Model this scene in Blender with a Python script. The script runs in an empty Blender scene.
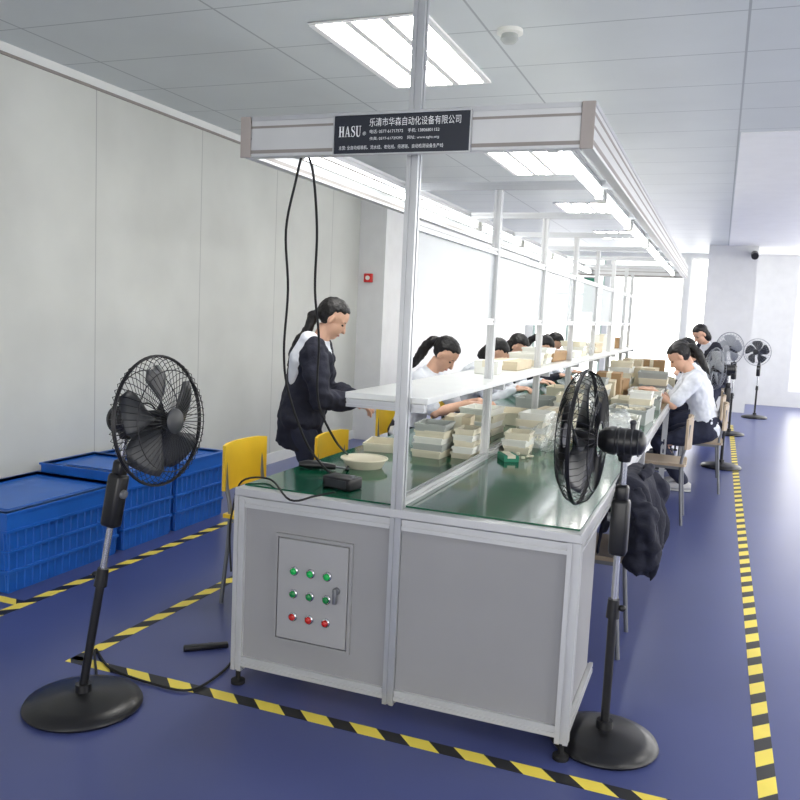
import bpy,bmesh,math,random
from mathutils import Vector as V, Matrix as Mx, noise
random.seed(4)
S=bpy.context.scene; C=S.collection
R=math.radians; PI=math.pi
# ---------------------------------------------------------------- camera
F=824.0; CH=1.5
YV=V((.3617,-.0834,.9285)).normalized(); XV=V((.9313,.0814,-.3551)); XV=(XV-YV*XV.dot(YV)).normalized(); ZV=XV.cross(YV)
def ray(px,py):
    r=V(((px-400)/F,(py-400)/F,1)); return V((r.dot(XV),r.dot(YV),r.dot(ZV)))
O=V((0,0,CH))
def atz(px,py,z): d=ray(px,py); return O+d*((z-CH)/d.z)
def aty(px,py,y): d=ray(px,py); return O+d*(y/d.y)
cd=bpy.data.cameras.new('camera'); cam=bpy.data.objects.new('camera',cd); C.objects.link(cam)
cd.sensor_width=36; cd.lens=36*F/800; cd.clip_start=.05
r_=V((XV.x,YV.x,ZV.x)); u_=-V((XV.y,YV.y,ZV.y)); b_=-V((XV.z,YV.z,ZV.z))
m=Mx.Identity(4)
for i in range(3): m[i][0]=r_[i]; m[i][1]=u_[i]; m[i][2]=b_[i]
m.translation=O; cam.matrix_world=m; S.camera=cam
try: S.view_settings.view_transform='Standard'
except Exception: pass
# ---------------------------------------------------------------- materials
def lin(c):
    o=[]
    for x in c:
        x=x/255.; o.append(x/12.92 if x<=.04045 else ((x+.055)/1.055)**2.4)
    return o
def mat(name,rgb,rough=.5,metal=0,var=.08,scale=6,bump=0,bscale=40,alpha=1,emit=0,coat=0):
    m=bpy.data.materials.new(name); m.use_nodes=True; nt=m.node_tree; N=nt.nodes; L=nt.links
    b=N['Principled BSDF']; c=lin(rgb)
    tc=N.new('ShaderNodeTexCoord'); nz=N.new('ShaderNodeTexNoise'); nz.inputs['Scale'].default_value=scale; nz.inputs['Detail'].default_value=4
    L.new(tc.outputs['Object'],nz.inputs['Vector'])
    cr=N.new('ShaderNodeValToRGB'); e=cr.color_ramp.elements
    e[0].position=.3; e[1].position=.7
    e[0].color=[max(0,x*(1-var)) for x in c]+[1]; e[1].color=[min(1,x*(1+var)) for x in c]+[1]
    L.new(nz.outputs['Fac'],cr.inputs['Fac']); L.new(cr.outputs['Color'],b.inputs['Base Color'])
    b.inputs['Roughness'].default_value=rough; b.inputs['Metallic'].default_value=metal
    if coat: b.inputs['Coat Weight'].default_value=coat; b.inputs['Coat Roughness'].default_value=.1
    if alpha<1: b.inputs['Alpha'].default_value=alpha
    if emit: b.inputs['Emission Color'].default_value=c+[1]; b.inputs['Emission Strength'].default_value=emit
    if bump:
        n2=N.new('ShaderNodeTexNoise'); n2.inputs['Scale'].default_value=bscale; L.new(tc.outputs['Object'],n2.inputs['Vector'])
        bp=N.new('ShaderNodeBump'); bp.inputs['Strength'].default_value=bump; bp.inputs['Distance'].default_value=.01
        L.new(n2.outputs['Fac'],bp.inputs['Height']); L.new(bp.outputs['Normal'],b.inputs['Normal'])
    return m
def mathn(N,L,op,a,b=None):
    n=N.new('ShaderNodeMath'); n.operation=op
    for i,x in enumerate((a,b)):
        if x is None: continue
        if isinstance(x,(int,float)): n.inputs[i].default_value=x
        else: L.new(x,n.inputs[i])
    return n.outputs[0]
def overlay(m,fac_fn,rgb):
    nt=m.node_tree; N=nt.nodes; L=nt.links; b=N['Principled BSDF']
    tc=N.new('ShaderNodeTexCoord'); sp=N.new('ShaderNodeSeparateXYZ'); L.new(tc.outputs['Object'],sp.inputs[0])
    fac=fac_fn(N,L,sp.outputs)
    mx=N.new('ShaderNodeMix'); mx.data_type='RGBA'
    src=b.inputs['Base Color'].links[0].from_socket
    L.new(fac,mx.inputs[0]); L.new(src,mx.inputs[6]); mx.inputs[7].default_value=lin(rgb)+[1]
    L.new(mx.outputs[2],b.inputs['Base Color']); return m
def seams(lst):
    def fn(N,L,xyz):
        out=None
        for ax,per,off,w in lst:
            a=mathn(N,L,'ADD',xyz[ax],off+100*per); a=mathn(N,L,'DIVIDE',a,per); a=mathn(N,L,'FRACT',a); a=mathn(N,L,'LESS_THAN',a,w/per)
            out=a if out is None else mathn(N,L,'MAXIMUM',out,a)
        return out
    return fn
MT={}
MT['floor']=mat('epoxy floor',(70,79,130),.3,0,.07,1.2)
MT['wall']=overlay(mat('wall panel',(199,201,196),.55,0,.12,.9),seams([(1,1.18,.3,.008)]),(164,166,164))
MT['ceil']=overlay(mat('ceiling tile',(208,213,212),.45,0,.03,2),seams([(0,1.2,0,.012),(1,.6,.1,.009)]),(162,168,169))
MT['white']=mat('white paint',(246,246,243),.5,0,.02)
MT['pier']=mat('pier paint',(222,223,223),.6,0,.03)
MT['trim']=mat('trim white',(226,228,226),.45,0,.03)
MT['winf']=mat('pale green window frame',(196,212,206),.5,0,.05)
MT['alu']=mat('aluminium',(192,194,196),.32,.55,.04)
MT['aluw']=mat('white aluminium',(206,207,207),.35,.35,.04)
MT['capb']=mat('brown grey cap',(166,158,152),.5,.1,.05)
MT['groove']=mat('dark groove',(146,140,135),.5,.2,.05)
MT['panel']=mat('grey panel',(154,154,155),.45,0,.03,3)
MT['panel2']=mat('door grey',(165,165,166),.42,0,.03,3)
MT['green']=mat('green mat',(14,84,60),.1,0,.12,3,.03,12)
MT['shelf']=mat('white laminate',(232,234,231),.3,0,.03)
MT['acr']=mat('milky acrylic',(206,212,213),.25,0,.02,3,alpha=.5)
MT['black']=mat('black plastic',(22,22,25),.35,0,.15)
MT['blk2']=mat('blade plastic',(48,50,54),.35,0,.1)
MT['wire']=mat('black wire',(26,26,30),.4,.3,.1)
MT['gwire']=mat('grey wire',(140,144,150),.4,.3,.1)
MT['gblade']=mat('grey blade',(168,172,178),.4,0,.06)
MT['chrome']=mat('chrome',(190,192,196),.18,.9,.03)
MT['rubber']=mat('rubber',(18,18,19),.7,0,.1)
MT['blue']=mat('blue plastic',(28,98,190),.38,0,.1,5)
MT['blued']=mat('blue plastic lid',(34,98,184),.4,0,.08,5)
MT['yellow']=mat('yellow plastic',(240,200,52),.4,0,.05)
MT['brown']=mat('beige laminate',(176,158,134),.5,0,.1)
MT['steel']=mat('grey steel',(128,130,134),.4,.5,.06)
MT['skin']=mat('skin',(222,176,150),.5,0,.05,12)
MT['lips']=mat('lips',(178,98,92),.5)
MT['eye']=mat('dark eye',(24,18,16),.2)
MT['hair']=mat('black hair',(17,14,15),.5,0,.3,40,.5,70)
MT['navy']=mat('navy cloth',(28,30,46),.85,0,.15,10,.3,60)
MT['shirt']=mat('white cloth',(226,230,238),.8,0,.05,10,.2,50)
MT['trous']=mat('dark trousers',(40,44,64),.85,0,.12,10,.2,50)
MT['shoe']=mat('shoe',(70,72,80),.6)
MT['shoew']=mat('pale shoe',(200,200,200),.6)
MT['sole']=mat('white sole',(215,215,212),.6)
MT['carton']=mat('cardboard',(168,136,98),.8,0,.08,10)
MT['carton2']=mat('pale cardboard',(210,196,168),.8,0,.06,10)
MT['gtray']=mat('grey tray',(170,174,170),.5,0,.06)
MT['cream']=mat('cream plastic',(226,219,196),.5,0,.06)
MT['wplast']=mat('white plastic',(234,234,226),.4,0,.03)
MT['film']=mat('clear film',(228,233,234),.08,0,.05,20,.6,24,alpha=.3)
MT['sign']=mat('sign face',(28,34,46),.35,0,.08)
MT['letter']=mat('sign letters',(240,242,243),.4,0,.02)
MT['gbtn']=mat('green button',(20,150,70),.25,0,.05,emit=.25)
MT['gbtn2']=mat('dark green button',(18,122,60),.25,0,.05,emit=.08)
MT['rbtn']=mat('red button',(190,40,34),.25,0,.05)
MT['red']=mat('red box',(200,36,32),.4)
MT['teal']=mat('green board',(40,128,100),.6,0,.06)
MT['emit']=mat('lamp',(255,252,246),.5,0,.0,emit=24)
MT['tube']=mat('tube lamp',(250,253,255),.5,0,.0,emit=11)
def stripe(N,L,xyz):
    a=mathn(N,L,'ADD',xyz[0],xyz[1]); a=mathn(N,L,'ADD',a,50.0); a=mathn(N,L,'DIVIDE',a,.2); a=mathn(N,L,'FRACT',a); return mathn(N,L,'LESS_THAN',a,.46)
MT['tape']=overlay(mat('hazard tape',(240,218,84),.45,0,.05),stripe,(26,26,28))
# ---------------------------------------------------------------- mesh builder
def perp(d):
    d=d.normalized(); a=V((0,0,1)) if abs(d.z)<.9 else V((1,0,0))
    u=d.cross(a).normalized(); return u,d.cross(u).normalized()
class MB:
    def __init__(s,T=None): s.bm=bmesh.new(); s.T=T
    def box(s,c,d,M=None,bev=0):
        vs=bmesh.ops.create_cube(s.bm,size=1)['verts']
        for v in vs:
            p=V((v.co.x*d[0],v.co.y*d[1],v.co.z*d[2]))
            if M: p=M@p
            v.co=p+V(c)
        if bev:
            es=list({e for v in vs for e in v.link_edges})
            bmesh.ops.bevel(s.bm,geom=es,offset=bev,segments=2,affect='EDGES',profile=.5)
        return s
    def bx(s,x0,x1,y0,y1,z0,z1,bev=0): return s.box(((x0+x1)/2,(y0+y1)/2,(z0+z1)/2),(x1-x0,y1-y0,z1-z0),None,bev)
    def rings(s,rs,cap=True):
        vv=[[s.bm.verts.new(p) for p in r] for r in rs]; n=len(rs[0])
        for a,b in zip(vv,vv[1:]):
            for i in range(n): s.bm.faces.new((a[i],a[(i+1)%n],b[(i+1)%n],b[i]))
        if cap: s.bm.faces.new(vv[0][::-1]); s.bm.faces.new(vv[-1])
        return s
    def loft(s,secs,n=18):
        return s.rings([[c+u*math.cos(2*PI*i/n)+v*math.sin(2*PI*i/n) for i in range(n)] for c,u,v in secs])
    def tube(s,pts,rs,n=8,ball=False):
        pts=[V(p) for p in pts]
        if not isinstance(rs,(list,tuple)): rs=[rs]*len(pts)
        u=None; out=[]
        for i,p in enumerate(pts):
            d=(pts[min(i+1,len(pts)-1)]-pts[max(i-1,0)]).normalized()
            if u is None: u,_=perp(d)
            else:
                u=(u-d*u.dot(d)); u=u.normalized() if u.length>1e-5 else perp(d)[0]
            v=d.cross(u); out.append((p,u*rs[i],v*rs[i]))
            if ball: s.ell(p,(rs[i],)*3,n=12)
        return s.loft(out,n)
    def cyl(s,a,b,r0,r1=None,n=20): return s.tube([a,b],[r0,r0 if r1 is None else r1],n)
    def lathe(s,prof,M=None,n=36):
        M=M or Mx.Identity(4); rs=[]
        for r,h in prof: rs.append([M@V((max(r,1e-4)*math.cos(2*PI*i/n),max(r,1e-4)*math.sin(2*PI*i/n),h)) for i in range(n)])
        return s.rings(rs)
    def ell(s,c,r,M=None,n=16):
        vs=bmesh.ops.create_uvsphere(s.bm,u_segments=n,v_segments=max(6,n*2//3),radius=1)['verts']
        for v in vs:
            p=V((v.co.x*r[0],v.co.y*r[1],v.co.z*r[2]))
            if M: p=M@p
            v.co=p+V(c)
        return s
    def bar(s,a,b,w,h=None):
        a=V(a); b=V(b); h=h or w; d=(b-a).normalized(); u,v=perp(d)
        q=[(-1,-1),(-.26,-1),(-.26,-.7),(.26,-.7),(.26,-1),(1,-1),(1,-.26),(.7,-.26),(.7,.26),(1,.26),(1,1),(.26,1),(.26,.7),(-.26,.7),(-.26,1),(-1,1),(-1,.26),(-.7,.26),(-.7,-.26),(-1,-.26)]
        return s.rings([[p+u*x*w/2+v*y*h/2 for x,y in q] for p in (a,b)])
    def torus(s,c,r,t,M,n=48,k=6):
        pts=[M@V((c,r*math.cos(2*PI*i/n),r*math.sin(2*PI*i/n))) for i in range(n)]
        ax=(M.to_3x3()@V((1,0,0))).normalized(); ctr=M@V((c,0,0))
        vv=[]
        for p in pts:
            d=(p-ctr).normalized(); vv.append([s.bm.verts.new(p+d*t*math.cos(2*PI*j/k)+ax*t*math.sin(2*PI*j/k)) for j in range(k)])
        for i in range(n):
            a=vv[i]; b=vv[(i+1)%n]
            for j in range(k): s.bm.faces.new((a[j],a[(j+1)%k],b[(j+1)%k],b[j]))
        return s
    def build(s,name,m,parent=None,smooth=False,world=True):
        bm=s.bm
        if s.T: bm.transform(s.T)
        bmesh.ops.recalc_face_normals(bm,faces=bm.faces[:])
        if parent is not None and world:
            bm.transform((Mx.Translation(parent.location)@parent.rotation_euler.to_matrix().to_4x4()).inverted())
        me=bpy.data.meshes.new(name); bm.to_mesh(me); bm.free()
        if smooth:
            for p in me.polygons: p.use_smooth=True
            try: me.set_sharp_from_angle(angle=R(50))
            except Exception: pass
        me.materials.append(MT[m] if isinstance(m,str) else m)
        o=bpy.data.objects.new(name,me); C.objects.link(o)
        if parent is not None: o.parent=parent
        return o
def thing(name,label,cat,loc=(0,0,0),rz=0,group=None):
    o=bpy.data.objects.new(name,None); C.objects.link(o); o.location=loc; o.rotation_euler=(0,0,rz); o.empty_display_size=.1
    return tag(o,label,cat,group)
def tag(o,label,cat,group=None,kind=None):
    o['label']=label; o['category']=cat
    if group: o['group']=group
    if kind: o['kind']=kind
    return o
def struct(o,label=None,cat='structure'):
    o['kind']='structure'
    if label: o['label']=label
    o['category']=cat
    return o
def dup(root,loc,rz,label,group=None):
    r=root.copy(); C.objects.link(r); r.location=loc; r.rotation_euler=(0,0,rz); r['label']=label
    if group: r['group']=group
    for ch in [c for c in bpy.data.objects if c.parent==root]:
        c=ch.copy(); C.objects.link(c); c.parent=r
        for g in [k for k in bpy.data.objects if k.parent==ch]:
            d=g.copy(); C.objects.link(d); d.parent=c
    return r
def bake(o,vox=None,sm=0,amp=0,fr=12,sub=0,solid=0):
    if vox:
        md=o.modifiers.new('r','REMESH'); md.mode='VOXEL'; md.voxel_size=vox; md.use_smooth_shade=True
    if solid: md=o.modifiers.new('t','SOLIDIFY'); md.thickness=solid
    if sub: md=o.modifiers.new('u','SUBSURF'); md.levels=sub; md.render_levels=sub
    if sm:
        md=o.modifiers.new('s','SMOOTH'); md.factor=.5; md.iterations=sm
    dg=bpy.context.evaluated_depsgraph_get(); dg.update()
    me=bpy.data.meshes.new_from_object(o.evaluated_get(dg)); o.modifiers.clear()
    old=o.data; o.data=me; bpy.data.meshes.remove(old)
    if amp:
        ns=[v.normal.copy() for v in me.vertices]
        for v,n in zip(me.vertices,ns):
            v.co+=n*amp*(noise.noise(v.co*fr)+.5*noise.noise(v.co*fr*2.3))
    for p in me.polygons: p.use_smooth=True
    return o
def smoothpath(P,k=6):
    P=[V(p) for p in P]; out=[]
    for i in range(len(P)-1):
        a=P[max(i-1,0)]; b=P[i]; c=P[i+1]; d=P[min(i+2,len(P)-1)]
        for j in range(k):
            t=j/k; out.append(.5*((2*b)+(c-a)*t+(2*a-5*b+4*c-d)*t*t+(3*b-a-3*c+d)*t**3))
    return out+[P[-1]]
# ---------------------------------------------------------------- room
CZ=2.9; WX=-3.9; FY=17.5; RX=4.6; BY=-2.5
struct(MB().bx(WX-.1,RX+.1,BY,FY+.2,-.1,0).build('floor','floor'),'glossy blue epoxy factory floor','floor')
struct(MB().bx(WX-.1,RX+.1,BY,FY+.2,CZ,CZ+.1).build('ceiling','ceil'),'pale grey metal panel ceiling with thin seams','ceiling')
struct(MB().bx(0.02,RX,6.6,FY,CZ-.006,CZ).build('ceiling_window_glow','white'),'ceiling patch painted whiter to stand for far window light','ceiling')  # window light on the far ceiling, painted as a whiter slab
struct(MB().bx(WX-.1,WX,BY,8.7,0,CZ).build('wall_left','wall'),'grey panelled left wall','wall')
struct(MB().bx(WX-.1,WX,8.7,FY+.2,0,CZ).build('wall_left_far','white'),'white far stretch of left wall','wall')
struct(MB().bx(WX,-3.58,8.68,9.4,0,CZ).build('wall_pillar_left','pier'),'square white pillar standing against left wall','wall')
struct(MB().bx(-.3,.5,15.6,16.3,0,CZ).build('wall_pillar_right','pier'),'broad grey square pillar near far windows','wall')
struct(MB().bx(WX,WX+.02,BY,8.68,CZ-.05,CZ).build('trim_1','trim'),'white strip along top of left wall','trim')
struct(MB().bx(WX,WX+.015,BY,8.68,CZ-.065,CZ-.05).build('trim_2','groove'),'dark strip under ceiling trim','trim')  # thin darker strip along the lower edge of the white trim
struct(MB().bx(WX,WX+.012,BY,8.68,0,.1).build('baseboard_left','trim'),'pale skirting along left wall','baseboard')
wins=[(-3.75,-2.3),(-2.2,-.75),(-.65,.45),(1.3,2.9),(3.0,4.5)]
b=MB(); b.bx(WX,RX,FY,FY+.2,0,.3).bx(WX,RX,FY,FY+.2,2.82,CZ); xs=[WX]+[x for w in wins for x in w]+[RX]
for i in range(0,len(xs),2): b.bx(xs[i],xs[i+1],FY,FY+.2,.3,2.82)
struct(b.build('wall_far','pier'),'far wall of piers between tall bright windows','wall')
for i,(a,c) in enumerate(wins):
    b=MB(); w=.05 if i<1 else .03
    b.bx(a,a+w,FY+.05,FY+.11,.3,2.82).bx(c-w,c,FY+.05,FY+.11,.3,2.82).bx(a+w,c-w,FY+.05,FY+.11,.3,.33).bx(a+w,c-w,FY+.05,FY+.11,2.79,2.82)
    if i<1: mx=(a+c)/2; b.bx(mx-.025,mx+.025,FY+.05,FY+.11,.33,2.79).bx(a+w,c-w,FY+.055,FY+.105,2.0,2.05)
    struct(b.build('window_%d'%(i+1),'winf' if i<1 else 'white'),'%s framed window in far wall'%('pale green' if i<1 else 'white'),'window')
b=MB(); ys=[BY,0,3.2,3.8,7,7.4,10.8,11.2,16.8,FY+.2]  # unseen right wall; openings put in to bring daylight across the room
b.bx(RX,RX+.1,BY,FY+.2,0,.4).bx(RX,RX+.1,BY,FY+.2,2.7,CZ)
for i in range(0,len(ys),2): b.bx(RX,RX+.1,ys[i],ys[i+1],.4,2.7)
struct(b.build('wall_right','white'),'unseen white right wall, wide openings added to let daylight in','wall')
b=MB(); b.bx(WX-.1,-2.6,BY-.1,BY,0,CZ).bx(2.6,RX+.1,BY-.1,BY,0,CZ).bx(-2.6,2.6,BY-.1,BY,2.4,CZ).bx(-2.6,2.6,BY-.1,BY,0,.5)  # added out of view; its opening limits sky light from behind
struct(b.build('wall_back_blocker','white'),'added unseen wall behind the camera, opening sized to limit fill light','wall')
# ---------------------------------------------------------------- ceiling fittings
def troffer(x,y,label):
    t=thing('ceiling_light',label,'ceiling light',(x,y,CZ),0,'recessed ceiling lights')
    b=MB(); b.bx(-.31,.31,-.6,-.575,-.008,0).bx(-.31,.31,.575,.6,-.008,0)
    for k in range(4):
        xx=-.295+k*.1967; b.bx(xx-.018,xx+.018,-.575,.575,-.012,0)
    b.bx(-.31,.31,-.6,.6,-.003,0).build('housing','white',t,world=False)
    for k in range(3):
        xx=-.197+k*.197; MB().bx(xx-.066,xx+.066,-.57,.57,-.009,-.004).build('diffuser','emit',t,world=False)
for y,l in ((4.38,'three-strip ceiling light nearest the camera, left of the tall post'),(7.6,'three-strip ceiling light seen under the canopy front beam'),(10.8,'third three-strip ceiling light along the row above bench'),(14,'farthest three-strip ceiling light above bench row')):
    troffer(-1.72,y,l)
for i,y in enumerate((1.2,4.38,7.6,10.8,14)): troffer(2.6,y,'three-strip ceiling light in the right hand row, %s from the front'%('first','second','third','fourth','fifth')[i])
p=atz(510,30,CZ)
t=thing('smoke_detector','small round smoke detector on the ceiling right of the lights','smoke detector',(p.x,p.y,CZ))
MB().lathe([(0,0),(.065,0),(.065,-.018),(.055,-.022),(0,-.022)]).build('base','wplast',t,True,False)
MB().lathe([(0,-.022),(.04,-.022),(.045,-.045),(.03,-.062),(0,-.064)]).build('sensor','gtray',t,True,False)
t=thing('security_camera','small black camera mounted high on the broad grey pillar','camera',(.44,15.6,2.75))
MB().box((0,-.03,0),(.1,.06,.1),None,.01).build('bracket','wplast',t,False,False)
MB().cyl((0,-.06,0),(0,-.28,-.05),.06).build('barrel','black',t,True,False)
p=aty(369,278,8.68)
t=thing('fire_alarm','red fire alarm box on the pillar by left wall','fire alarm',(p.x,8.68,p.z))
MB().box((0,-.019,0),(.1,.042,.1),None,.008).build('case','red',t,False,False); MB().cyl((0,-.04,0),(0,-.048,0),.025).build('call_button','wplast',t,True,False)
p=aty(589,295,17.4)
t=thing('notice_board','narrow green board hanging at the far window','board',(p.x,17.48,p.z-.33))
MB().bx(-.14,.14,-.03,0,0,.68,.005).build('panel','teal',t,False,False); MB().bx(-.16,.16,-.035,-.0,.68,.71).build('rail','alu',t,False,False); MB().bx(-.16,.16,-.035,0,-.03,0).build('rail','alu',t,False,False)
# ---------------------------------------------------------------- bench
X0,X1,Y0,Y1,TZ=-1.70,-.37,2.70,10.3,.80; XC=-1.03
bn=thing('assembly_bench','long white aluminium assembly bench with glossy green worktop and centre shelf','workbench',(XC,Y0,0))
MB().bx(X0,X1,Y0,Y1,.762,.794,.004).build('worktop','aluw',bn)
MB().bx(X0+.014,X1-.014,Y0+.05,Y1-.01,.794,.80).build('work_mat','green',bn)
posts=[2.7225,3.88,5.02,6.16,7.3,8.44,9.58,10.27]
for y in (2.7225,5.2,7.7,10.27):
    for x in (X0+.0225,X1-.0225):
        MB().bar((x,y,.06),(x,y,.762),.045).build('leg','aluw',bn)
        MB().lathe([(0,0),(.028,0),(.028,.014),(.01,.02),(.01,.07),(0,.07)],Mx.Translation((x,y,0)),16).build('foot','rubber',bn,True)
for x0,x1 in ((X0+.045,XC-.0225),(XC+.0225,X1-.045)):
    MB().bar((x0,2.7225,.1),(x1,2.7225,.1),.04).build('bottom_rail','aluw',bn)
    MB().bar((x0,2.7225,.74),(x1,2.7225,.74),.04).build('top_rail','aluw',bn)
    MB().bx(x0,x1,2.716,2.726,.12,.72).build('front_panel','panel',bn)
for x in (X0+.0225,X1-.0225): MB().bar((x,2.745,.74),(x,Y1-.05,.74),.04).build('side_rail','aluw',bn)
MB().bar((X1-.0225,2.745,.1),(X1-.0225,3.3,.1),.04).build('lower_side_rail','aluw',bn); MB().bar((X0+.0225,2.745,.1),(X0+.0225,5.17,.1),.04).build('lower_side_rail','aluw',bn)
MB().bx(X1-.03,X1-.02,2.745,3.25,.12,.72).build('side_panel','panel',bn)
MB().bx(XC-.01,XC+.01,2.8,Y1-.05,.08,.72).build('centre_board','panel',bn)
b=MB(); dx0,dx1,dz0,dz1=-1.517,-1.193,.216,.64
b.bx(dx0,dx1,2.704,2.716,dz0,dz0+.012).bx(dx0,dx1,2.704,2.716,dz1-.012,dz1).bx(dx0,dx0+.012,2.704,2.716,dz0+.012,dz1-.012).bx(dx1-.012,dx1,2.704,2.716,dz0+.012,dz1-.012).build('door_frame','panel',bn)
dr=MB().bx(dx0+.016,dx1-.016,2.702,2.714,dz0+.016,dz1-.016,.003).build('control_door','panel2',bn)
Rq=Mx.Rotation(R(90),4,'X')
for zi,(z,mm) in enumerate(((.504,'gbtn'),(.415,'gbtn2'),(.325,'rbtn'))):
    for x in (-1.43,-1.36,-1.29):
        T=Mx.Translation((x,2.702,z))@Rq
        bz=MB().lathe([(0,0),(.0175,0),(.0175,.006),(.013,.009),(.013,.004),(0,.004)],T,20).build('bezel','chrome',bn,True); bz.parent=dr
        bb=MB().lathe([(0,.004),(.0125,.004),(.0125,.014),(.009,.018),(0,.018)],T,20).build('push_button',mm,bn,True); bb.parent=dr
lk=MB().lathe([(0,0),(.014,0),(.014,.012),(0,.014)],Mx.Translation((-1.25,2.702,.455))@Rq,18).bx(-1.257,-1.243,2.676,2.69,.41,.468,.002).build('lock_handle','steel',bn,True); lk.parent=dr
MB().bar((XC,2.7225,.06),(XC,2.7225,CZ),.042).build('tall_post','alu',bn)
for y in posts[1:]: MB().bar((XC,y,.80),(XC,y,2.09),.036).build('post','aluw',bn)
MB().bar((XC,2.745,.815),(XC,Y1,.815),.03).build('centre_rail','aluw',bn)
SH=1.172
MB().bx(-1.275,-.95,2.76,Y1,SH,SH+.023,.003).build('shelf','shelf',bn)
for y in posts: MB().bar((-1.265,y+.04,SH-.015),(-.96,y+.04,SH-.015),.03).build('shelf_bracket','alu',bn)
MB().bar((XC,2.745,1.47),(XC,Y1,1.47),.03).build('panel_rail','aluw',bn); MB().bar((XC,2.745,1.80),(XC,Y1,1.80),.03).build('panel_rail','aluw',bn)
for a,c in zip(posts,posts[1:]): MB().bx(XC-.004,XC+.004,a+.03,c-.03,1.485,1.785).build('display_panel','acr',bn)
# ---------------------------------------------------------------- canopy
cx0,cx1,cy0,cz0,cz1=-1.68,-.415,2.655,2.03,2.168
cn=thing('light_canopy','long white aluminium overhead canopy frame with fluorescent tubes above bench','light canopy',(XC,cy0,cz0))
def fascia(x0,x1,y0,y1,name,zs):
    o=MB().bx(x0,x1,y0,y1,cz0,cz1,.004).build(name,'aluw',cn)
    e=.0015
    for z,hh in zs:
        g=MB().bx(x0-e,x1+e,y0-e,y1+e,z-hh,z+hh).build('groove_strip','groove',cn); g.parent=o
    g=MB().bx(x0-.004,x1+.004,y0-.004,y1+.004,cz1-.012,cz1+.003).build('top_lip','alu',cn); g.parent=o
zz=((cz0+.018,.006),(cz1-.034,.004))
fascia(cx0+.04,cx1-.04,cy0,cy0+.04,'front_beam',zz)
zz=((cz0+.018,.007),(cz0+.065,.004),(cz1-.034,.005))
fascia(cx0,cx0+.04,cy0,Y1,'side_beam',zz); fascia(cx1-.04,cx1,cy0,Y1,'side_beam',zz); fascia(cx0+.04,cx1-.04,Y1-.04,Y1,'rear_beam',zz)
for x in (cx1-.02,cx0+.02): MB().bx(x-.021,x+.021,cy0-.006,cy0,cz0-.002,cz1+.004,.002).build('end_cap','capb',cn)
for y in posts[1:-1]: MB().bar((cx0+.04,y,2.11),(cx1-.04,y,2.11),.036).build('cross_beam','alu',cn)
for x in (-1.52,-.57):
    MB().bar((x,cy0+.04,2.115),(x,Y1-.04,2.115),.035).build('lamp_rail','aluw',cn)
    for k in range(6):
        y=2.78+k*1.24
        lt=MB().cyl((x,y+.04,2.068),(x,y+1.14,2.068),.014,n=12).build('light_tube','tube',cn,True)
        for q in (y,y+1.14): g=MB().bx(x-.018,x+.018,q,q+.04,2.05,2.098).build('lamp_holder','wplast',cn); g.parent=lt
# ---------------------------------------------------------------- sign
sx0,sx1,sz0,sz1=-1.30,-.812,2.03,2.158
sg=thing('company_sign','dark rectangular company sign with white lettering on canopy front','sign',((sx0+sx1)/2,2.64,sz0))
MB().bx(sx0,sx1,2.642,2.653,sz0,sz1,.002).build('board','sign',sg)
MB().bx(sx0-.004,sx1+.004,2.64,2.653,sz1,sz1+.005).bx(sx0-.004,sx1+.004,2.64,2.653,sz0-.005,sz0).bx(sx0-.004,sx0,2.64,2.653,sz0,sz1).bx(sx1,sx1+.004,2.64,2.653,sz0,sz1).build('frame','alu',sg)
def text(s,x,z,w,h,parent,m='letter',y=2.6405,bold=0):
    cu=bpy.data.curves.new('t','FONT'); cu.body=s; cu.offset=bold; o=bpy.data.objects.new('t',cu); C.objects.link(o)
    dg=bpy.context.evaluated_depsgraph_get(); dg.update()
    me=bpy.data.meshes.new_from_object(o.evaluated_get(dg)); bpy.data.objects.remove(o)
    if not me.vertices: return
    ax=[v.co.x for v in me.vertices]; ay=[v.co.y for v in me.vertices]
    sx=w/(max(ax)-min(ax)); sy=h/(max(ay)-min(ay)); x0=min(ax); y0=min(ay)
    for v in me.vertices: v.co=V((x+(v.co.x-x0)*sx,y,z+(v.co.y-y0)*sy))-parent.location
    me.materials.clear(); me.materials.append(MT[m])
    q=bpy.data.objects.new('lettering',me); C.objects.link(q); q.parent=parent
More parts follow.
